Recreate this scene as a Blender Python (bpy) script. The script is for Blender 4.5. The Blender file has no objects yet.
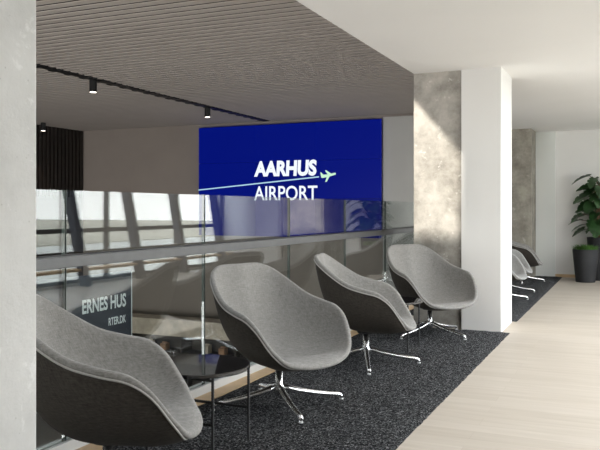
import bpy, bmesh, math, random
from mathutils import Vector, Matrix
random.seed(7)
C = bpy.context.scene.collection
PI = math.pi

# ------------------------------------------------------------------ materials
def mat(name):
    m = bpy.data.materials.new(name); m.use_nodes = True
    nt = m.node_tree
    return m, nt, nt.nodes['Principled BSDF']

def N(nt, t, **kw):
    n = nt.nodes.new(t)
    for k, v in kw.items():
        if k in n.inputs.keys(): n.inputs[k].default_value = v
        else: setattr(n, k, v)
    return n

def coords(nt, scale=(1, 1, 1), rot=(0, 0, 0)):
    tc = N(nt, 'ShaderNodeTexCoord'); mp = N(nt, 'ShaderNodeMapping')
    mp.inputs['Scale'].default_value = scale; mp.inputs['Rotation'].default_value = rot
    nt.links.new(tc.outputs['Object'], mp.inputs['Vector'])
    return mp.outputs['Vector']

def ramp(nt, fac, stops):
    r = N(nt, 'ShaderNodeValToRGB')
    els = r.color_ramp.elements
    while len(els) < len(stops): els.new(.5)
    for e, (p, c) in zip(els, stops): e.position = p; e.color = (*c, 1)
    nt.links.new(fac, r.inputs['Fac'])
    return r.outputs['Color']

def bump(nt, b, h, strength, dist=.01):
    n = N(nt, 'ShaderNodeBump'); n.inputs['Strength'].default_value = strength; n.inputs['Distance'].default_value = dist
    nt.links.new(h, n.inputs['Height']); nt.links.new(n.outputs['Normal'], b.inputs['Normal'])

def simple(name, col, rough=.5, metal=0, spec=.5, var=.06, vs=6, bs=0):
    m, nt, b = mat(name)
    v = coords(nt)
    nz = N(nt, 'ShaderNodeTexNoise'); nz.inputs['Scale'].default_value = vs; nz.inputs['Detail'].default_value = 5
    nt.links.new(v, nz.inputs['Vector'])
    lo = tuple(max(0, c*(1-var)) for c in col); hi = tuple(min(1, c*(1+var)) for c in col)
    nt.links.new(ramp(nt, nz.outputs['Fac'], [(.3, lo), (.7, hi)]), b.inputs['Base Color'])
    b.inputs['Roughness'].default_value = rough; b.inputs['Metallic'].default_value = metal
    b.inputs['Specular IOR Level'].default_value = spec
    if bs: bump(nt, b, nz.outputs['Fac'], bs)
    return m

def emis(name, col, s, base=(0, 0, 0), rough=.35):
    m, nt, b = mat(name)
    b.inputs['Specular IOR Level'].default_value = .08
    b.inputs['Base Color'].default_value = (*base, 1); b.inputs['Roughness'].default_value = rough
    b.inputs['Emission Color'].default_value = (*col, 1); b.inputs['Emission Strength'].default_value = s
    return m

def fabric(name, a, bcol, s=1):
    m, nt, b = mat(name)
    v = coords(nt, (1, 1, 1))
    n1 = N(nt, 'ShaderNodeTexNoise'); n1.inputs['Scale'].default_value = 420; n1.inputs['Detail'].default_value = 3
    v2 = coords(nt, (30, 30, 420)); n2 = N(nt, 'ShaderNodeTexNoise'); n2.inputs['Scale'].default_value = 1; n2.inputs['Detail'].default_value = 2
    v3 = coords(nt, (420, 60, 40), (0, 0, .3)); n3 = N(nt, 'ShaderNodeTexNoise'); n3.inputs['Scale'].default_value = 1; n3.inputs['Detail'].default_value = 2
    nt.links.new(v, n1.inputs['Vector']); nt.links.new(v2, n2.inputs['Vector']); nt.links.new(v3, n3.inputs['Vector'])
    ad = N(nt, 'ShaderNodeMath', operation='ADD'); nt.links.new(n1.outputs['Fac'], ad.inputs[0]); nt.links.new(n2.outputs['Fac'], ad.inputs[1])
    ad2 = N(nt, 'ShaderNodeMath', operation='ADD'); nt.links.new(ad.outputs[0], ad2.inputs[0]); nt.links.new(n3.outputs['Fac'], ad2.inputs[1])
    dv = N(nt, 'ShaderNodeMath', operation='DIVIDE'); nt.links.new(ad2.outputs[0], dv.inputs[0]); dv.inputs[1].default_value = 3
    nt.links.new(ramp(nt, dv.outputs[0], [(.36, a), (.64, bcol)]), b.inputs['Base Color'])
    b.inputs['Roughness'].default_value = .95; b.inputs['Specular IOR Level'].default_value = .15
    b.inputs['Sheen Weight'].default_value = .12*s
    bump(nt, b, dv.outputs[0], .12, .002)
    return m

def concrete(name, lo, mid, hi, blotch, seed=0):
    m, nt, b = mat(name)
    v = coords(nt)
    ad = N(nt, 'ShaderNodeVectorMath', operation='ADD'); ad.inputs[1].default_value = (seed, seed*1.7, seed*.6)
    nt.links.new(v, ad.inputs[0]); v = ad.outputs[0]
    n1 = N(nt, 'ShaderNodeTexNoise'); n1.inputs['Scale'].default_value = 4.2; n1.inputs['Detail'].default_value = 9; n1.inputs['Roughness'].default_value = .68
    n2 = N(nt, 'ShaderNodeTexNoise'); n2.inputs['Scale'].default_value = 7.5; n2.inputs['Detail'].default_value = 7; n2.inputs['Roughness'].default_value = .7; n2.inputs['Distortion'].default_value = .25
    n3 = N(nt, 'ShaderNodeTexVoronoi'); n3.inputs['Scale'].default_value = 26
    for n in (n1, n2, n3): nt.links.new(v, n.inputs['Vector'])
    base = ramp(nt, n1.outputs['Fac'], [(.34, lo), (.5, mid), (.66, hi)])
    mask = ramp(nt, n2.outputs['Fac'], [(.60, (0, 0, 0)), (.66, (.8, .8, .8))])
    mx = N(nt, 'ShaderNodeMix', data_type='RGBA')
    nt.links.new(mask, mx.inputs['Factor']); nt.links.new(base, mx.inputs['A']); mx.inputs['B'].default_value = (*blotch, 1)
    pit = ramp(nt, n3.outputs['Distance'], [(.0, (.45, .43, .4)), (.09, (1, 1, 1))])
    mu = N(nt, 'ShaderNodeMix', data_type='RGBA', blend_type='MULTIPLY'); mu.inputs['Factor'].default_value = .55
    nt.links.new(mx.outputs['Result'], mu.inputs['A']); nt.links.new(pit, mu.inputs['B'])
    nt.links.new(mu.outputs['Result'], b.inputs['Base Color'])
    b.inputs['Roughness'].default_value = .85
    bump(nt, b, n1.outputs['Fac'], .35, .02)
    return m

def glass(name, tint, f, ior):    # f: reflectance at right angles, ior: exponent of its rise towards grazing
    m = bpy.data.materials.new(name); m.use_nodes = True; nt = m.node_tree; nt.nodes.clear()
    o = N(nt, 'ShaderNodeOutputMaterial'); mx = N(nt, 'ShaderNodeMixShader')
    t = N(nt, 'ShaderNodeBsdfTransparent'); g = N(nt, 'ShaderNodeBsdfGlossy')
    t.inputs['Color'].default_value = (*tint, 1); g.inputs['Roughness'].default_value = .0; g.inputs['Color'].default_value = (.97, .98, 1, 1)
    lw = N(nt, 'ShaderNodeLayerWeight'); lw.inputs['Blend'].default_value = .5
    pw = N(nt, 'ShaderNodeMath', operation='POWER'); pw.inputs[1].default_value = ior
    nt.links.new(lw.outputs['Facing'], pw.inputs[0])
    a = N(nt, 'ShaderNodeMath', operation='MULTIPLY_ADD', use_clamp=True); a.inputs[1].default_value = 1-f; a.inputs[2].default_value = f
    nt.links.new(pw.outputs[0], a.inputs[0]); nt.links.new(a.outputs[0], mx.inputs[0])
    nt.links.new(t.outputs[0], mx.inputs[1]); nt.links.new(g.outputs[0], mx.inputs[2]); nt.links.new(mx.outputs[0], o.inputs['Surface'])
    return m

M = {}
M['white'] = simple('white_paint', (.80, .79, .775), .75, var=.012, vs=2)
M['ceil'] = simple('white_ceiling_paint', (.86, .845, .83), .8, var=.012, vs=1.3)
M['white2'] = simple('white_panel_paint', (.77, .79, .77), .6, var=.012, vs=2)
M['darkwall'] = simple('dark_rear_wall', (.10, .095, .09), .8)
M['beige'] = simple('atrium_wall_plaster', (.37, .325, .29), .8, var=.05, vs=1.2)
M['grey'] = simple('grey_wall_plaster', (.58, .58, .56), .8, var=.04, vs=1.5)
M['column'] = concrete('column_concrete', (.25, .235, .21), (.39, .37, .335), (.52, .49, .45), (.66, .64, .60))
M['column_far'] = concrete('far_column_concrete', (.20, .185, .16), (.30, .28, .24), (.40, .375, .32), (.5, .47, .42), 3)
M['column_light'] = concrete('pale_column_concrete', (.60, .60, .59), (.655, .655, .645), (.70, .70, .69), (.80, .80, .795), 5)
M['shell'] = fabric('shaded_fabric', (.028, .0245, .0215), (.074, .065, .057), .4)  # shade on the outer shells put into a darker tone of the chair fabric
M['cushion'] = fabric('grey_melange_fabric', (.17, .166, .158), (.35, .342, .33))
M['cushion_light'] = fabric('pale_melange_fabric', (.20, .20, .20), (.40, .40, .39))
M['piping'] = simple('piping', (.42, .41, .39), .8)
M['chrome'] = simple('polished_aluminium', (.80, .80, .81), .22, 1, var=.03)
M['steel'] = simple('brushed_steel', (.125, .127, .13), .5, .35, var=.08, vs=14)
M['alu'] = simple('white_base_channel', (.72, .73, .73), .35, .2, var=.03)
M['black'] = simple('black_metal', (.018, .018, .019), .45, .3, var=.2)
M['slatblack'] = simple('ceiling_void', (.008, .007, .007), .9)
M['slat'] = simple('grey_brown_timber_slat', (.43, .39, .355), .65, var=.03, vs=2)
M['darkslat'] = simple('dark_timber_slat', (.026, .020, .017), .6, var=.2, vs=3)
M['table'] = simple('black_polished_marble', (.006, .006, .008), .03, 0, 1.0, var=.5, vs=9)
M['oak'] = simple('oak_strip', (.62, .44, .26), .5, var=.1, vs=8)
M['sign'] = simple('navy_sign', (.030, .034, .052), .5)
M['signtext'] = simple('pale_grey_lettering', (.85, .87, .90), .5)
M['steelcol'] = simple('grey_painted_steel', (.07, .08, .11), .5, .2)
M['frame'] = simple('dark_window_frame', (.06, .065, .07), .5, .3)
M['pot'] = simple('anthracite_pot', (.018, .0185, .021), .75, var=.15)
M['soil'] = simple('soil', (.05, .035, .025), .95, var=.4, vs=40, bs=.5)
M['leaf'] = simple('dark_green_leaf', (.022, .062, .018), .35, 0, .5, var=.45, vs=9)
M['stem'] = simple('brown_stem', (.13, .075, .04), .8, var=.3, vs=20)
M['grass'] = simple('bright_green_leaf', (.055, .14, .022), .5, var=.4, vs=30)
M['tile'] = simple('lower_floor_tile', (.5, .49, .47), .4, var=.05)
M['glass'] = glass('railing_glass', (.88, .91, .90), .072, 4.5)
M['glassedge'] = simple('green_glass_edge', (.07, .09, .08), .4, 0, .4)
M['pane'] = glass('window_glass', (.97, .98, .98), .02, 5)
M['lens'] = emis('lamp_lens', (1, .93, .82), 6)
M['screen'] = emis('blue_screen', (.0006, .005, .165), 1.0, (.001, .002, .008), .3)
M['screen2'] = emis('blue_screen_deep', (.0006, .0045, .140), 1.0, (.001, .002, .008), .3)
M['scrwhite'] = emis('screen_white', (.86, .92, 1), 1.0)
M['scrline'] = emis('screen_line', (.45, .70, .85), .9)
M['scrplane'] = emis('screen_plane', (.66, 1, .72), .85)
M['seam'] = simple('screen_seam', (.004, .006, .04), .5)
M['snack'] = simple('orange_pack', (.45, .26, .14), .6, var=.3)
M['snack2'] = simple('cream_pack', (.7, .62, .5), .6, var=.2)
M['shelfm'] = simple('dark_shelf', (.07, .06, .05), .6)
M['ground'] = simple('pale_apron', (.55, .54, .49), .9, var=.12, vs=.02)
M['field'] = simple('dry_field', (.42, .38, .30), .9, var=.2, vs=.02)
M['wood_far'] = simple('hazy_forest', (.36, .39, .42), .95, var=.12, vs=.04)

def floor_mat():
    m, nt, b = mat('pale_oak_planks')
    v = coords(nt)
    br = N(nt, 'ShaderNodeTexBrick'); br.offset = .37
    br.inputs['Scale'].default_value = 1; br.inputs['Brick Width'].default_value = 2.1; br.inputs['Row Height'].default_value = .14
    br.inputs['Mortar Size'].default_value = .0014; br.inputs['Mortar Smooth'].default_value = .1
    br.inputs['Color1'].default_value = (.47, .42, .36, 1); br.inputs['Color2'].default_value = (.515, .465, .405, 1); br.inputs['Mortar'].default_value = (.44, .39, .33, 1)
    nt.links.new(v, br.inputs['Vector'])
    v2 = coords(nt, (1.1, 14, 1)); n = N(nt, 'ShaderNodeTexNoise'); n.inputs['Scale'].default_value = 1.6; n.inputs['Detail'].default_value = 7; n.inputs['Distortion'].default_value = .6
    nt.links.new(v2, n.inputs['Vector'])
    g = ramp(nt, n.outputs['Fac'], [(.3, (.86, .85, .83)), (.7, (1, 1, 1))])
    mu = N(nt, 'ShaderNodeMix', data_type='RGBA', blend_type='MULTIPLY'); mu.inputs['Factor'].default_value = .8
    nt.links.new(br.outputs['Color'], mu.inputs['A']); nt.links.new(g, mu.inputs['B'])
    nt.links.new(mu.outputs['Result'], b.inputs['Base Color'])
    b.inputs['Roughness'].default_value = .5; b.inputs['Specular IOR Level'].default_value = .35
    bump(nt, b, n.outputs['Fac'], .06, .01)
    return m
M['floor'] = floor_mat()

def carpet_mat():
    m, nt, b = mat('charcoal_loop_carpet')
    v = coords(nt)
    vo = N(nt, 'ShaderNodeTexVoronoi'); vo.inputs['Scale'].default_value = 120
    n = N(nt, 'ShaderNodeTexNoise'); n.inputs['Scale'].default_value = 95; n.inputs['Detail'].default_value = 6; n.inputs['Roughness'].default_value = .8
    nt.links.new(v, vo.inputs['Vector']); nt.links.new(v, n.inputs['Vector'])
    a = ramp(nt, n.outputs['Fac'], [(.42, (.005, .005, .006)), (.52, (.034, .036, .040)), (.62, (.36, .365, .375))])
    sep = ramp(nt, vo.outputs['Color'], [(.2, (.35, .35, .35)), (.9, (1.5, 1.5, 1.5))])
    mu = N(nt, 'ShaderNodeMix', data_type='RGBA', blend_type='MULTIPLY'); mu.inputs['Factor'].default_value = .8
    nt.links.new(a, mu.inputs['A']); nt.links.new(sep, mu.inputs['B'])
    nt.links.new(mu.outputs['Result'], b.inputs['Base Color'])
    b.inputs['Roughness'].default_value = 1; b.inputs['Specular IOR Level'].default_value = .1
    bump(nt, b, n.outputs['Fac'], 1, .02)
    return m
M['carpet'] = carpet_mat()

# ------------------------------------------------------------------ mesh helpers
def box(bm, x0, x1, y0, y1, z0, z1):
    r = bmesh.ops.create_cube(bm, size=1)
    for v in r['verts']:
        v.co = Vector(((x0+x1)/2+v.co.x*(x1-x0), (y0+y1)/2+v.co.y*(y1-y0), (z0+z1)/2+v.co.z*(z1-z0)))
    return r['verts']

def sweep(bm, pts, rad, seg=10, closed=False, flat=1.0, cap=True):
    """tube along pts; rad number or list; flat squashes it vertically"""
    n = len(pts); pts = [Vector(p) for p in pts]
    if not isinstance(rad, (list, tuple)): rad = [rad]*n
    rings = []
    for i, p in enumerate(pts):
        a = pts[i-1] if (i or closed) else p; c = pts[(i+1) % n] if (i < n-1 or closed) else p
        t = (c-a).normalized()
        up = Vector((0, 0, 1)) if abs(t.z) < .93 else Vector((0, 1, 0))
        s = t.cross(up).normalized(); u = s.cross(t).normalized()
        rings.append([bm.verts.new(p+s*math.cos(2*PI*k/seg)*rad[i]+u*math.sin(2*PI*k/seg)*rad[i]*flat) for k in range(seg)])
    m = n if closed else n-1
    for i in range(m):
        A, B = rings[i], rings[(i+1) % n]
        for k in range(seg):
            bm.faces.new((A[k], A[(k+1) % seg], B[(k+1) % seg], B[k]))
    if cap and not closed:
        bm.faces.new(rings[0][::-1]); bm.faces.new(rings[-1])

def lathe(bm, prof, seg=32, cx=0, cy=0):
    rings = []
    for r, z in prof:
        if r < 1e-6: rings.append([bm.verts.new((cx, cy, z))])
        else: rings.append([bm.verts.new((cx+r*math.cos(2*PI*k/seg), cy+r*math.sin(2*PI*k/seg), z)) for k in range(seg)])
    for A, B in zip(rings, rings[1:]):
        for k in range(seg):
            k2 = (k+1) % seg
            if len(A) == 1 and len(B) == 1: continue
            if len(A) == 1: bm.faces.new((A[0], B[k2], B[k]))
            elif len(B) == 1: bm.faces.new((A[k], A[k2], B[0]))
            else: bm.faces.new((A[k], A[k2], B[k2], B[k]))

def build(name, bm, m, parent=None, smooth=False, bevel=0):
    bmesh.ops.recalc_face_normals(bm, faces=bm.faces)
    me = bpy.data.meshes.new(name); bm.to_mesh(me); bm.free()
    me.materials.append(m)
    if smooth:
        for p in me.polygons: p.use_smooth = True
    o = bpy.data.objects.new(name, me); C.objects.link(o)
    if parent: o.parent = parent
    if bevel:
        b = o.modifiers.new('bevel', 'BEVEL'); b.width = bevel; b.segments = 2; b.limit_method = 'ANGLE'
    return o

def tag(o, label=None, cat=None, group=None, kind=None):
    if label: o['label'] = label
    if cat: o['category'] = cat
    if group: o['group'] = group
    if kind: o['kind'] = kind
    return o

def thing(name, label, cat, loc=(0, 0, 0), rz=0, group=None):
    o = bpy.data.objects.new(name, None); o.empty_display_size = .1; C.objects.link(o)
    o.location = loc; o.rotation_euler = (0, 0, rz)
    return tag(o, label, cat, group)

def dup(root, loc, rz, label, swap=None):
    r = root.copy(); C.objects.link(r); r.location = loc; r.rotation_euler = (0, 0, rz); r['label'] = label
    for ch in list(root.children):
        c = ch.copy(); C.objects.link(c); c.parent = r
        if swap and ch.data and ch.data.materials and ch.data.materials[0] in swap:
            c.data = ch.data.copy(); c.data.materials[0] = swap[ch.data.materials[0]]
        for g in ch.children:
            d = g.copy(); C.objects.link(d); d.parent = c
    return r

def slab(name, x0, x1, y0, y1, z0, z1, m, parent=None, kind='structure', bevel=0):
    bm = bmesh.new(); box(bm, x0, x1, y0, y1, z0, z1)
    o = build(name, bm, m, parent, bevel=bevel)
    if kind and not parent: o['kind'] = kind
    return o

# ------------------------------------------------------------------ the setting
XG = -2.55          # glass plane
XE = -2.04          # white ceiling edge
YB = 13.95          # back wall
XW = 2.9            # window wall
XA = -11.8          # far atrium wall
YR = -4.0           # rear wall
slab('floor', XG-.05, XW, YR, YB, -.35, 0, M['floor'])
slab('floor_atrium', XA, XG-.05, YR, YB, -3.3, -3.2, M['tile'])
slab('ceiling', XE, XW, YR, YB, 2.59, 3.1, M['ceil'])
slab('wall_back', XE, XW+.2, YB, YB+.2, -.35, 3.1, M['white'])
slab('wall_atrium_back', XA-.2, XE, YB, YB+.2, -3.3, 3.2, M['beige'])
slab('wall_atrium_back_panel', -4.43, XE, YB-.03, YB, -3.2, 3.0, M['grey'])
slab('wall_rear', XA-.2, XW+.2, YR-.2, YR, -3.3, 3.3, M['darkwall'])
slab('wall_atrium_left', XA-.2, XA, YR, YB, -3.3, 3.2, M['darkslat'])
slab('wall_under_floor', XG-.04, XG-.02, YR, YB, -3.2, -.35, M['grey'])
slab('trim_1', -1.57, -1.24, YB-.035, YB, 0, 2.6, M['white2'])
slab('baseboard_back', -1.24, XW, YB-.015, YB, 0, .055, M['oak'])
# atrium ceiling: dark void board with timber slats under it, plus an added out-of-view slit shaped to let sun onto the column
CY0 = 4.80
def plate(name, pl, z0, z1, m):
    bm = bmesh.new(); n = len(pl)
    lo = [bm.verts.new((x, y, z0)) for x, y in pl]; hi = [bm.verts.new((x, y, z1)) for x, y in pl]
    bm.faces.new(lo); bm.faces.new(hi)
    for i in range(n): bm.faces.new((lo[i], lo[(i+1) % n], hi[(i+1) % n], hi[i]))
    o = build(name, bm, m); o['kind'] = 'structure'; return o
plate('ceiling_atrium', [(XA, .5), (-4.02, .5), (-2.67, 5.35), (-2.67, YB), (XA, YB)], 3.10, 3.2, M['slatblack'])
plate('ceiling_atrium_edge', [(XE, YB), (-2.67, YB), (-2.69, 3.3), (-3.52, .5), (-3.45, YR), (XE, YR)], 3.10, 3.2, M['slatblack'])
slab('ceiling_atrium_rear', XA, -3.45, YR, .5, 3.0, 3.2, M['ceil'])
bm = bmesh.new(); y = CY0+.02-.138*31
while y < YB-.1:
    box(bm, XA, -7.00, y, y+.082, 3.04, 3.052)
    if y+.1 < 5.35: box(bm, -6.86, -2.67-(5.35-y)*1.35/4.85, y, y+.082, 3.04, 3.052); box(bm, -2.66 if y > 3.25 else -2.69-(3.2-y)*.83/2.8, XE, y, y+.082, 3.04, 3.052)
    else: box(bm, -6.86, XE, y, y+.082, 3.04, 3.052)
    y += .138
build('ceiling_slats', bm, M['slat'])['kind'] = 'structure'
bm = bmesh.new(); y = 9.0
while y < YB-.05:
    box(bm, XA, XA+.04, y, y+.07, 1.48, 3.04); y += .12
build('wall_atrium_left_slats', bm, M['darkslat'])['kind'] = 'structure'

# columns
def column(name, x0, x1, y0, y1, z0, z1, m, label):
    bm = bmesh.new(); box(bm, x0, x1, y0, y1, z0, z1)
    o = build(name, bm, m, bevel=.006); o['kind'] = 'structure'; o['label'] = label
    return o
column('concrete_column', -2.05, -1.52, .95, 1.605, 0, 2.6, M['column_light'], 'pale concrete column at the left edge, beside the nearest chair')
column('concrete_column', -2.045, -1.552, 7.46, 8.1, 0, 2.6, M['column'], 'rough concrete column behind the right-hand lounge chair')
column('boxed_pier', -1.55, -1.16, 7.42, 8.12, 0, 2.6, M['white'], 'white boxed pier built against the rough concrete column')
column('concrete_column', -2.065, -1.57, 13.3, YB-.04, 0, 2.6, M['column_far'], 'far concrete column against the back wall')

# ------------------------------------------------------------------ window wall on the right, with slanted steel columns
wi = 0
slab('wall_right_rear', XW, XW+.2, YR, 2.0, .04, 2.52, M['darkwall'])
ys = [2.0, 4.0, 5.5, 7.8, 10.1, 12.2, YB]
slab('wall_right_head', XW, XW+.2, YR, YB, 2.52, 3.2, M['white'])
slab('wall_right_sill', XW, XW+.2, YR, YB, -.35, .04, M['white'])
for a, b_ in zip(ys, ys[1:]):
    wi += 1
    fr = bmesh.new()
    for (ya, yb, za, zb) in ((a, a+.03, .04, 2.52), (b_-.03, b_, .04, 2.52), (a+.03, b_-.03, .04, .09), (a+.03, b_-.03, 2.46, 2.52), (a+.03, b_-.03, .83, .90)):
        box(fr, XW+.02, XW+.10, ya, yb, za, zb)
    f = build('window_%d' % wi, fr, M['frame']); f['kind'] = 'structure'
    bm = bmesh.new(); box(bm, XW+.055, XW+.065, a+.03, b_-.03, .09, 2.46)
    build('pane', bm, M['pane'], f)
slab('trim_2', XW-.22, XW, YR, YB, .24, .28, M['oak'])
bm_y = [9.02-1.43*k for k in range(4, 0, -1)]+[9.02, 10.45, 11.84, 13.30]
for y in bm_y:
    bm = bmesh.new()
    vs = box(bm, XW-.26, XW-.12, -.065, .065, 0, 2.6)
    for v in vs: v.co.y += y + .27*(1.0-v.co.z)
    o = build('steel_column', bm, M['steelcol'], bevel=.004); o['kind'] = 'structure'; o['label'] = 'slanted dark steel column standing at the window wall'

# outside
slab('ground_outside', XW+.3, 260, -160, 260, -3.5, -3.3, M['ground'])
slab('field_outside', 60, 255, -150, 250, -3.3, -3.2, M['field'])
bm = bmesh.new(); random.seed(3)
yy = -150; prev = None
while yy < 250:
    h = 3.5+random.random()*2.2
    a = bm.verts.new((240, yy, -3.2)); b2 = bm.verts.new((240, yy, h)); c2 = bm.verts.new((248, yy, -3.2)); d2 = bm.verts.new((248, yy, h))
    cur = (a, b2, d2, c2)
    if prev:
        for i in range(4): bm.faces.new((prev[i], prev[(i+1) % 4], cur[(i+1) % 4], cur[i]))
    prev = cur; yy += 4
build('treeline_outside', bm, M['wood_far'])['kind'] = 'structure'

# ------------------------------------------------------------------ glass railing
rail = thing('glass_railing', 'glass balustrade with grey steel handrail along the edge of the carpet', 'railing', (XG, 0, 0))
joints = [-3.7, -2.4, -1.08, .25, 1.56, 2.875, 4.18, 5.50, 6.80, 8.10, 9.41, 10.7, 12.0, 13.3]
for a, b_ in zip(joints, joints[1:]):
    bm = bmesh.new(); box(bm, -.009, .009, a+.007, b_-.007, .02, 1.295)
    g = build('glass_panel', bm, M['glass'], rail)
    for e in (a+.0035, b_-.0068):
        bm = bmesh.new(); box(bm, -.009, .009, e, e+.0033, .02, 1.295); build('glass_edge', bm, M['glassedge'], g)
bm = bmesh.new(); box(bm, .075, .125, -3.7, 13.3, .925, .978)
build('handrail', bm, M['steel'], rail, bevel=.004)
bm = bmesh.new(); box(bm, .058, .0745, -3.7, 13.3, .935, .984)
build('rail_reflection_strip', bm, M['black'], rail)  # dark strip standing in for the handrail's reflection in the glass
for y in joints[:-1]:
    bm = bmesh.new(); sweep(bm, [(.009, y+.35, .95), (.08, y+.35, .95)], .010, 8)
    build('rail_bracket', bm, M['steel'], rail)
bm = bmesh.new(); box(bm, -.035, -.010, -3.7, 13.3, 0, .065); box(bm, .010, .035, -3.7, 13.3, 0, .065); box(bm, -.010, .010, -3.7, 13.3, 0, .019)
build('base_channel', bm, M['alu'], rail, bevel=.002)
slab('trim_3', -2.513, -2.40, YR, 13.9, 0, .012, M['oak'])

# ------------------------------------------------------------------ carpets
def carpet(name, x0, x1, y0, y1, label, side=None):
    bm = bmesh.new(); st = .045
    nx = int((x1-x0)/st); ny = int((y1-y0)/st); rnd = random.Random(5)
    V = {}
    for i in range(nx+1):
        for j in range(ny+1):
            e = (i in (0, nx)) or (j in (0, ny))
            x = x0+(x1-x0)*i/nx; y = y0+(y1-y0)*j/ny
            if i == 0 or i == nx: x += rnd.uniform(-.003, .003)
            V[i, j] = bm.verts.new((x, y, .006 if e else .016+rnd.uniform(-.003, .003)))
    for i in range(nx):
        for j in range(ny): bm.faces.new((V[i, j], V[i+1, j], V[i+1, j+1], V[i, j+1]))
    base = []
    r = bmesh.ops.extrude_edge_only(bm, edges=[e for e in bm.edges if e.is_boundary])
    for v in r['geom']:
        if isinstance(v, bmesh.types.BMVert): v.co.z = .0005
    return tag(build(name, bm, M['carpet']), label, 'carpet')
carpet('carpet', -2.40, -1.078, .9, 7.41, 'charcoal speckled carpet strip under the row of near lounge chairs', )
carpet('carpet', -2.40, -1.12, 8.22, 13.9, 'charcoal carpet strip beyond the white pier, under the far chairs')

# ------------------------------------------------------------------ lounge chairs
RIM = [(0, .362, .848), (.09, .370, .848), (.178, .362, .842), (.262, .315, .802), (.322, .205, .720), (.352, .094, .652), (.370, -.025, .614), (.374, -.126, .585), (.361, -.204, .523), (.322, -.275, .418), (.252, -.330, .346), (.150, -.365, .318), (.06, -.378, .309), (0, -.380, .307)]
F = RIM+[(-x, y, z) for x, y, z in RIM[-2:0:-1]]
def catmull(P, k):
    out = []; n = len(P)
    for i in range(n):
        a, b, c, d = (Vector(P[(i+j) % n]) for j in (-1, 0, 1, 2))
        for t in range(k):
            t /= k
            out.append(.5*((2*b)+(-a+c)*t+(2*a-5*b+4*c-d)*t*t+(-a+3*b-3*c+d)*t**3))
    return out
def bez(a, b, c, d, t): return a*(1-t)**3+b*3*t*(1-t)**2+c*3*t*t*(1-t)+d*t**3

def chair_meshes():
    rim = catmull(F, 4)
    ctr = Vector((0, -.03, 0))
    cush = bmesh.new(); shell = bmesh.new(); pipe = []
    ci, so = [], []
    NI, NO = 14, 14
    for p in rim:
        h = Vector((p.x-ctr.x, p.y-ctr.y, 0)); L = h.length; h.normalize()
        back = max(0, h.y)        # 1 at back
        front = max(0, -h.y)
        hgt = p.z-.35
        p = p - h*(.018-.012*front) + Vector((0, 0, .016*front-.004*back))
        L = Vector((p.x-ctr.x, p.y-ctr.y, 0)).length; fz = min(1, max(0, (front-.45)/.45)); fz = fz*fz*(3-2*fz)
        hgt = max(0, p.z-.325)
        flat = .84-.22*back-.16*fz
        P0 = Vector((ctr.x, ctr.y, .305))
        P1 = Vector((ctr.x, ctr.y, 0))+h*L*flat+Vector((0, 0, .295+.048*fz))
        P2 = Vector((ctr.x, ctr.y, 0))+h*L*(.93-.12*back-.06*fz)+Vector((0, 0, .305+hgt*(.30+.12*back)+.036*fz))
        prof = [bez(P0, P1, P2, p, t/NI) for t in range(1, NI+1)]
        t = (p-P2).normalized()
        a_, b_ = t.dot(h), t.z
        n = (h*b_ + Vector((0, 0, -a_)))
        # rounded padded lip
        w = .030
        lip = [p + n*w*.5*(1-math.cos(PI*k/5)) + t*w*.5*math.sin(PI*k/5) for k in range(1, 6)]
        prof += lip
        end = lip[-1] - t*.010
        prof.append(end)
        ci.append(prof)
        pipe.append(end + n*.0015 - t*.004)
        # outer shell
        Q3 = end - t*.006 - n*.002
        o = .034
        Q0 = Vector((ctr.x, ctr.y, .264))
        Q1 = Vector((ctr.x, ctr.y, 0))+h*L*.64+Vector((0, 0, .257))
        Q2 = P2*.45 + (Vector((ctr.x, ctr.y, 0))+h*L*.90)*.55 + Vector((0, 0, .55*(.30+max(0, hgt)*.28))) + h*.03 + Vector((0, 0, -.020))
        so.append([bez(Q3, Q2, Q1, Q0, t_/NO) for t_ in range(NO)])
    def loft(bm, rows, centre):
        V = [[bm.verts.new(q) for q in r] for r in rows]; n = len(V)
        cv = bm.verts.new(centre[0]); idx = centre[1]
        for i in range(n):
            A, B = V[i], V[(i+1) % n]
            for k in range(len(A)-1): bm.faces.new((A[k], A[k+1], B[k+1], B[k]))
            bm.faces.new((cv, A[idx], B[idx]))
    loft(cush, ci, (Vector((ctr.x, ctr.y, .305)), 0))
    loft(shell, so, (Vector((ctr.x, ctr.y, .264)), -1))
    pb = bmesh.new(); sweep(pb, pipe, .0042, 6, closed=True)
    return cush, shell, pb

def make_chair(label):
    t = thing('lounge_chair', label, 'chair', group='grey lounge chairs along the glass railing')
    cu, sh, pb = chair_meshes()
    c = build('seat_cushion', cu, M['cushion'], t, True)
    s = build('outer_shell', sh, M['shell'], t, True)
    s['label'] = 'darker outer back of the shell'
    build('piping', pb, M['piping'], t, True)
    b = bmesh.new(); lathe(b, [(0, .254), (.066, .254), (.07, .258), (.066, .268), (.0, .268)], 24)
    build('mounting_plate', b, M['black'], t, True)
    b = bmesh.new(); lathe(b, [(0, .085), (.026, .085), (.031, .10), (.031, .135), (.023, .15), (.023, .243), (0, .243)], 20)
    build('column', b, M['chrome'], t, True)
    for k in range(4):
        a = PI/2*k
        d = Vector((math.cos(a), math.sin(a), 0))
        pts = []; rr = []
        for r, z, q in ((.015, .130, .016), (.06, .118, .018), (.12, .100, .0165), (.22, .078, .015), (.32, .062, .0135), (.375, .056, .0125), (.396, .050, .0125), (.405, .040, .012), (.407, .030, .011)):
            pts.append(d*r+Vector((0, 0, z))); rr.append(q)
        b = bmesh.new(); sweep(b, pts, [q*1.15 for q in rr], 12)
        lg = build('leg', b, M['chrome'], t, True)
        b = bmesh.new(); lathe(b, [(0, .0195), (.012, .0195), (.013, .024), (.011, .031), (0, .031)], 14, d.x*.407, d.y*.407)
        build('glide', b, M['alu'], lg, True)
    return t

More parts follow.
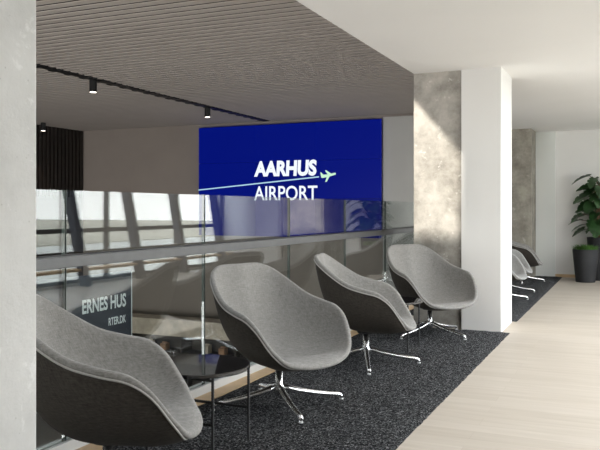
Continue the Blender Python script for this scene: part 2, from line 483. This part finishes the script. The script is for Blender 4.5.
def set_base(t, rel):    # turn the swivel base under the shell
    for c in t.children:
        if c.name.startswith('leg'): c.rotation_euler.z = rel
SPOTS = [(-1.957, 2.467, 30, 45, 'grey upholstered lounge chair nearest the camera, cut off by the pale concrete column'),
         (-1.948, 4.063, -20, 43, 'grey lounge chair with open shell facing forward beside the round black rebar-leg table'),
         (-1.868, 5.445, 12.3, 22, 'grey lounge chair seen side-on, third from the left in the near row'),
         (-1.748, 6.952, -36, -25, 'grey lounge chair directly in front of the rough concrete column')]
def place(o, x, y, f, base):
    rz = math.radians(f)+PI/2
    o.location = (x, y, 0); o.rotation_euler.z = rz
    set_base(o, math.radians(base)-rz)
chair = make_chair(SPOTS[0][4]); place(chair, *SPOTS[0][:4])
for x, y, f, bs, lb in SPOTS[1:]:
    o = dup(chair, (0, 0, 0), 0, lb); place(o, x, y, f, bs)
light = {M['cushion']: M['cushion_light']}
for x, y, f, bs, lb, sw in ((-1.63, 10.0, -5, 20, 'pale grey lounge chair just behind the white pier, nearest of the far three', light),
                        (-1.67, 11.0, 2, 10, 'pale grey lounge chair in the middle of the far three beyond the pier', light),
                        (-1.70, 12.65, 6, 15, 'dark grey lounge chair farthest away, before the far concrete column', None)):
    o = dup(chair, (0, 0, 0), 0, lb, sw); place(o, x, y, f, bs); o['group'] = 'far lounge chairs beyond the white pier'

# ------------------------------------------------------------------ round side tables on ribbed rod legs
def make_table(label, hx=.185, hy=.178):
    t = thing('side_table', label, 'table', group='round black side tables between lounge chairs')
    b = bmesh.new(); lathe(b, [(0, .408), (.252, .408), (.256, .412), (.256, .424), (.252, .428), (0, .428)], 56)
    tp = build('tabletop', b, M['table'], t)
    for p in tp.data.polygons: p.use_smooth = False
    def rod(p, q):
        b = bmesh.new(); p, q = Vector(p), Vector(q); n = max(3, int((q-p).length/.0045))
        pts = [p+(q-p)*i/n for i in range(n+1)]
        sweep(b, pts, [.0066 if i % 3 else .0086 for i in range(n+1)], 8)
        return b
    for sx in (-1, 1):
        for sy in (-1, 1):
            build('leg', rod((sx*hx, sy*hy, .0195), (sx*hx, sy*hy, .408)), M['black'], t)
    for sy in (-1, 1):
        build('stretcher', rod((-hx, sy*hy, .19), (hx, sy*hy, .19)), M['black'], t)
        build('top_bar', rod((-hx, sy*hy, .398), (hx, sy*hy, .398)), M['black'], t)
    return t
tb = make_table('round glossy black side table between the two nearest chairs'); tb.location = (-1.975, 3.195, 0)
dup(tb, (-1.875, 6.165, 0), 0, 'round black side table between the side-on chair and the chair by the pier')
dup(tb, (-1.80, 11.83, 0), 0, 'small black side table among the far chairs beyond the white pier')

# ------------------------------------------------------------------ text helper
def text_bm(s, offset=0, shear=0):
    cu = bpy.data.curves.new('t', 'FONT'); cu.body = s; cu.size = 1; cu.offset = offset; cu.shear = shear; cu.resolution_u = 4
    o = bpy.data.objects.new('t', cu); C.objects.link(o)
    dg = bpy.context.evaluated_depsgraph_get(); me = bpy.data.meshes.new_from_object(o.evaluated_get(dg))
    bpy.data.objects.remove(o); bm = bmesh.new(); bm.from_mesh(me); bpy.data.meshes.remove(me)
    xs = [v.co.x for v in bm.verts]; yv = [v.co.y for v in bm.verts]
    x0, x1, y0, y1 = min(xs), max(xs), min(yv), max(yv)
    for v in bm.verts: v.co.x = (v.co.x-x0)/(x1-x0); v.co.y = (v.co.y-y0)/(y1-y0)
    return bm
def text_on(name, s, fn, m, parent, offset=0, shear=0):
    """fn maps (0..1, 0..1) to a point"""
    bm = text_bm(s, offset, shear)
    for v in bm.verts: v.co = Vector(fn(v.co.x, v.co.y))
    o = build(name, bm, m, parent)
    return o

# ------------------------------------------------------------------ video wall with airport lettering
SX0, SX1, SZ1 = -8.55, -4.43, 2.96
tw, th = (SX1-SX0)/3, .773
ys_ = YB-.13
vw = thing('video_wall', 'large blue video wall with white airport lettering on the far atrium wall', 'screen', (0, 0, 0))
slab('back_case', SX0+.02, SX1-.02, ys_+.04, YB-.031, SZ1-3*th+.02, SZ1-.02, M['seam'], vw)
for i in range(3):
    for j in range(3):
        slab('screen_panel', SX0+i*tw+.003, SX0+(i+1)*tw-.003, ys_, ys_+.04, SZ1-(j+1)*th+.003, SZ1-j*th-.003, M['screen'] if (i+j) % 2 or j == 0 else M['screen2'], vw)
ya = ys_-.004
X = lambda u: 0
def on_wall(u, v):
    du = u-300; sl = (-.4067*745+.9135*du)/(.9135*745+.4067*du); x = sl*ya; z = .9135*ya-.4067*x
    return x, 1.2+(209.5-v)*z/745
xa, zb = on_wall(254, 177.2); xb, _ = on_wall(316.5, 175); _, zt = on_wall(285, 160.3)
zb = on_wall(285, 176.3)[1]
text_on('lettering', 'AARHUS', lambda p, q: (xa+(xb-xa)*p, ya, zb+(zt-zb)*q), M['scrwhite'], vw, .05, .06)
zb2 = on_wall(285, 200.4)[1]; zt2 = on_wall(285, 185.8)[1]
text_on('lettering', 'AIRPORT', lambda p, q: (xa+(xb+.02-xa)*p, ya, zb2+(zt2-zb2)*q), M['scrwhite'], vw, .013)
p0 = on_wall(198.3, 190); p1 = on_wall(319, 176.8)
bm = bmesh.new()
vv = [bm.verts.new((p0[0], ya, p0[1]-.013)), bm.verts.new((p1[0], ya, p1[1]-.013)), bm.verts.new((p1[0], ya, p1[1]+.013)), bm.verts.new((p0[0], ya, p0[1]+.010))]
bm.faces.new(vv); build('underline', bm, M['scrline'], vw)
# aeroplane emblem, from the pixel outline of the mark
PL = [(320.3, 172.2), (321.5, 172.6), (323.2, 174.6), (327.6, 174.4), (324.9, 170.4), (326.4, 170.3), (331.2, 173.6), (334.6, 172.7), (336.0, 173.2), (335.6, 174.6), (332.4, 175.6), (329.6, 176.4), (326.8, 181.6), (325.2, 182.0), (326.6, 177.2), (322.6, 178.0), (321.2, 177.6)]
bm = bmesh.new(); vs = [bm.verts.new((on_wall(*p)[0], ya, on_wall(*p)[1])) for p in PL]
bmesh.ops.triangle_fill(bm, edges=[bm.edges.new((vs[i], vs[(i+1) % len(vs)])) for i in range(len(vs))], use_beauty=True)
build('aeroplane_emblem', bm, M['scrplane'], vw)

# ------------------------------------------------------------------ sign hung on the outside of the glass
sg = thing('hanging_sign', 'navy sign with pale lettering behind the railing glass, behind the nearest chair', 'sign', (-2.566, 2.75, .353))
bm = bmesh.new(); box(bm, -.010, 0, -.75, .69, 0, .507)
edges = [e for e in bm.edges if abs(e.verts[0].co.y-e.verts[1].co.y) < 1e-6 and abs(e.verts[0].co.z-e.verts[1].co.z) < 1e-6 and e.verts[0].co.z < .1]
bmesh.ops.bevel(bm, geom=edges, offset=.05, segments=6, affect='EDGES')
build('panel', bm, M['sign'], sg)
bm = bmesh.new(); box(bm, 0, .002, .684, .69, .05, .495)
build('edge_strip', bm, M['signtext'], sg)
text_on('lettering', 'ERNES HUS', lambda p, q: (.0015, .275+.36*p, .31+.074*q), M['signtext'], sg, .03)
text_on('lettering', 'RTER.DK', lambda p, q: (.0015, .485+.15*p, .222+.042*q), M['signtext'], sg, .02)

# ------------------------------------------------------------------ ceiling track and spotlights
tr = thing('lighting_track', 'black lighting track recessed between the ceiling slats', 'light track', (-6.93, 0, 0))
bm = bmesh.new(); box(bm, -.068, .068, CY0+.05, YB-.1, 3.03, 3.09); build('rail', bm, M['black'], tr)
y = CY0+.1
while y < YB-.2:
    bm = bmesh.new(); box(bm, -.085, .085, y, y+.10, 3.022, 3.0395); build('clip', bm, M['black'], tr); y += .30
def spot(x, y, label, z=3.022):
    t = thing('ceiling_spotlight', label, 'spotlight', (x, y, z), group='black cylindrical ceiling spotlights')
    b = bmesh.new(); lathe(b, [(0, 0), (.052, 0), (.052, -.17), (.045, -.17), (.043, -.165), (0, -.165)], 20); build('housing', b, M['black'], t, False)
    b = bmesh.new(); lathe(b, [(0, -.166), (.043, -.166), (.043, -.172), (0, -.172)], 20); build('lens', b, M['lens'], t)
    l = bpy.data.lights.new('spot_lamp', 'SPOT'); l.energy = 25; l.spot_size = math.radians(70); l.color = (1, .85, .65); l.shadow_soft_size = .04
    o = bpy.data.objects.new('lamp', l); C.objects.link(o); o.parent = t; o.location = (0, 0, -.18)
    return t
spot(-6.93, 8.40, 'black cylindrical spotlight on the track, nearest the concrete column')
spot(-6.93, 11.50, 'black cylindrical spotlight on the track, just left of the blue screen')
spot(-11.40, 12.22, 'small black spotlight lighting the dark slatted wall', 3.04)

# ------------------------------------------------------------------ kiosk shelving on the lower level
ks = thing('display_shelf', 'dark open display shelf on the lower atrium floor, seen through the glass', 'shelf', (-8.6, 13.3, -3.2))
bm = bmesh.new()
box(bm, -2.6, 2.6, .28, .32, 0, 1.75)
for z in (.45, .95, 1.38): box(bm, -2.6, 2.6, -.15, .28, z, z+.035)
build('shelves', bm, M['shelfm'], ks)
bm = bmesh.new()
for x in (-2.6, -1.3, 0, 1.3, 2.56): box(bm, x, x+.04, -.15, .28, 0, 1.75)
build('uprights', bm, M['shelfm'], ks)
bm = bmesh.new(); box(bm, -2.7, 2.7, -.2, .3, 1.76, 2.1)
build('fascia', bm, M['snack2'], ks)
rnd = random.Random(11); first = None
def pack_bm(w, h):
    b = bmesh.new(); box(b, -w/2, w/2, -.08, .08, 0, h); box(b, -w/2*.9, w/2*.9, -.012, .012, h, h+.03); return b
packs = [build('snack_pack', pack_bm(.14, .14), M['snack'], bevel=.01), build('snack_pack', pack_bm(.12, .17), M['snack2'], bevel=.01)]
k = 0
for z, nm in ((1.415, 'top'), (.985, 'middle')):
    x = -2.35
    while x < 2.4:
        if min(abs(x-u-.02) for u in (-2.6, -1.3, 0, 1.3, 2.56)) > .18:
            src = packs[k % 2]
            o = src if k < 2 else src.copy()
            if k >= 2: C.objects.link(o)
            o.location = (-8.6+x, 13.35, -3.2+z+.0); 
            col = 'orange' if k % 2 == 0 else 'cream'
            tag(o, '%s snack pack on the %s shelf of the lower-level display' % (col, nm), 'package', '%s packs on the %s shelf' % (col, nm))
            k += 1
        x += rnd.uniform(.3, .42)

# ------------------------------------------------------------------ plants
def leaf(bm, base, direction, size, droop, roll, notch=True, rnd=random):
    d = Vector(direction).normalized(); s = d.cross(Vector((0, 0, 1)))
    if s.length < .1: s = Vector((1, 0, 0))
    s.normalize(); u = s.cross(d).normalized()
    q = Matrix.Rotation(roll, 3, d); s = q @ s; u = q @ u
    n = 18; mid = []; L = []; R = []
    for i in range(n+1):
        t = i/n
        w = .50*(math.sin(PI*min(1, t*.92+.08))**.62)*(1-.35*t) if t < 1 else 0
        if notch and .25 < t < .93 and i % 5 == 0: w *= .68
        yb = t - (.14*math.sin(PI*min(t/.25, 1)) if t < .25 else 0)
        dz = -droop*t*t
        p = Vector(base)+d*size*t+u*size*(.05*math.sin(PI*t))+Vector((0, 0, dz*size))
        mid.append(bm.verts.new(p))
        back = -.16*size*(1-t)**2
        fold = .13*w
        L.append(bm.verts.new(p+s*w*size+d*back+u*fold*size)); R.append(bm.verts.new(p-s*w*size+d*back+u*fold*size))
    for i in range(n):
        bm.faces.new((mid[i], mid[i+1], L[i+1], L[i])); bm.faces.new((mid[i+1], mid[i], R[i], R[i+1]))
def pot_bm(r1, r0, h):
    b = bmesh.new(); lathe(b, [(0, 0), (r0, 0), (r0+.004, .01), (r1, h-.008), (r1-.004, h), (r1-.02, h), (r1-.025, h-.04), (r1-.03, h-.05), (0, h-.05)], 40); return b
def monstera(x, y, label, seed, H=1.72, ph=.75):
    rnd = random.Random(seed)
    t = thing('potted_monstera', label, 'plant', (x, y, 0), group='tall leafy potted plants at the back wall')
    build('pot', pot_bm(.20, .15, ph), M['pot'], t, True)
    b = bmesh.new(); lathe(b, [(0, ph-.03), (.165, ph-.035), (.165, ph-.045)], 24); build('soil', b, M['soil'], t)
    sb = bmesh.new(); lb = bmesh.new()
    for k in range(3): sweep(sb, [(.02*k-.02, .02*(k-1), ph-.05), (.03*k-.03, .03*(k-1), ph+.35), (.05*k-.05, .03*(k-1), H-.25)], [.016, .012, .008], 7)
    for k in range(44):
        z = ph+.10+(H-ph-.1)*((k+.5)/44); a = k*2.4+rnd.uniform(-.3, .3)
        ln = rnd.uniform(.10, .30)*(1.25-.5*(z-ph)/(H-ph)); 
        b0 = Vector((0, 0, z-.12)); b1 = Vector((math.cos(a)*ln, math.sin(a)*ln*.8, z+rnd.uniform(-.02, .08)))
        if b1.y > .25: b1.y = .25
        sweep(sb, [b0, (b0+b1)/2+Vector((0, 0, .05)), b1], .005, 5)
        dr = Vector((math.cos(a), math.sin(a)*.7-.25, -rnd.uniform(.1, .9)))
        leaf(lb, b1, dr, rnd.uniform(.20, .32), rnd.uniform(.05, .3), rnd.uniform(-.6, .6), True)
    for v in lb.verts:
        if y+v.co.y > YB-.03: v.co.y = YB-.03-y
    build('stems', sb, M['stem'], t, True)
    build('foliage', lb, M['leaf'], t)
    return t
monstera(-.50, 13.63, 'tall leafy potted plant in the taller dark pot at the right edge', 4, 1.72, .73)
monstera(.62, 13.35, 'tall leafy potted plant standing further right along the back wall', 9, 1.85, .75)
t = thing('potted_grass', 'low green plant in a tapered charcoal pot in front of the tall leafy plant', 'plant', (-.70, 13.20, 0))
build('pot', pot_bm(.205, .150, .54), M['pot'], t, True)
b = bmesh.new(); lathe(b, [(0, .505), (.17, .50), (.17, .495)], 24); build('soil', b, M['soil'], t)
gb = bmesh.new(); rnd = random.Random(2)
for k in range(420):
    r = .175*math.sqrt(rnd.random()); a = rnd.uniform(0, 2*PI); x, y = r*math.cos(a), r*math.sin(a)
    hgt = rnd.uniform(.05, .13); ox, oy = x*.35+rnd.uniform(-.03, .03), y*.35+rnd.uniform(-.03, .03)
    w = .007; c_, s_ = math.cos(a+1.57)*w, math.sin(a+1.57)*w
    v = [gb.verts.new((x-c_, y-s_, .50)), gb.verts.new((x+c_, y+s_, .50)), gb.verts.new((x+ox*.5+c_, y+oy*.5+s_, .50+hgt*.7)), gb.verts.new((x+ox*.5-c_, y+oy*.5-s_, .50+hgt*.7)), gb.verts.new((x+ox*1.1, y+oy*1.1, .50+hgt))]
    gb.faces.new((v[0], v[1], v[2], v[3])); gb.faces.new((v[3], v[2], v[4]))
build('foliage', gb, M['grass'], t)

# ------------------------------------------------------------------ light
w = bpy.data.worlds.new('World'); bpy.context.scene.world = w; w.use_nodes = True
nt = w.node_tree; bg = nt.nodes['Background']
tc = N(nt, 'ShaderNodeTexCoord'); sp = N(nt, 'ShaderNodeSeparateXYZ'); nt.links.new(tc.outputs['Generated'], sp.inputs[0])
col = ramp(nt, sp.outputs['Z'], [(0, (1, .99, .96)), (.5, (.86, .93, 1))])
nt.links.new(col, bg.inputs['Color']); bg.inputs['Strength'].default_value = 6.4

sun = bpy.data.lights.new('sun', 'SUN'); sun.energy = 4.6; sun.angle = math.radians(1.2); sun.color = (1, .93, .82)
so = bpy.data.objects.new('sun', sun); C.objects.link(so)
so.rotation_euler = Vector((1, 3.6, -1.17)).to_track_quat('-Z', 'Y').to_euler()

def area(name, loc, rot, sx, sy, e, col=(1, 1, 1), portal=False):
    l = bpy.data.lights.new(name, 'AREA'); l.shape = 'RECTANGLE'; l.size = sx; l.size_y = sy; l.energy = e; l.color = col
    if portal: l.cycles.is_portal = True
    o = bpy.data.objects.new(name, l); C.objects.link(o); o.location = loc; o.rotation_euler = rot
    return o
area('window_portal', (XW+.25, (2+YB)/2, 1.28), (0, PI/2, 0), 2.48, YB-2, 1, portal=True)
area('sun_slit_portal', (-3.35, 2.95, 3.25), (0, 0, 0), 1.4, 5.0, 1, portal=True)  # samples the sky through the added sun slit

area('ceiling_fill', (1.35, 6.5, 2.58), (0, 0, 0), 1.8, 8.0, 210, (.97, .985, 1))  # added out-of-view fill lighting the chairs from above, not a known luminaire
area('atrium_fill', (-7.2, YR+.3, -1.75), (math.radians(97), 0, 0), 8.5, 2.4, 700, (1, .975, .95))  # added unseen fill that brightens the atrium wall and slats

# ------------------------------------------------------------------ camera
cam = bpy.data.cameras.new('camera'); cam.sensor_width = 36; cam.lens = 745/600*36; cam.shift_y = -15.5/600; cam.clip_end = 600
co = bpy.data.objects.new('camera', cam); C.objects.link(co); co.location = (0, 0, 1.2)
co.rotation_euler = (PI/2, 0, math.atan2(.4067, .9135))
sc = bpy.context.scene; sc.camera = co
sc.view_settings.view_transform = 'Standard'; sc.view_settings.look = 'None'; sc.view_settings.exposure = .10
sc.cycles.use_denoising = True; sc.cycles.denoising_prefilter = 'ACCURATE'; sc.cycles.denoising_input_passes = 'RGB_ALBEDO_NORMAL'
sc.cycles.max_bounces = 10; sc.cycles.diffuse_bounces = 5; sc.cycles.transparent_max_bounces = 16; sc.cycles.glossy_bounces = 5
sc.cycles.sample_clamp_indirect = 8; sc.cycles.caustics_reflective = False
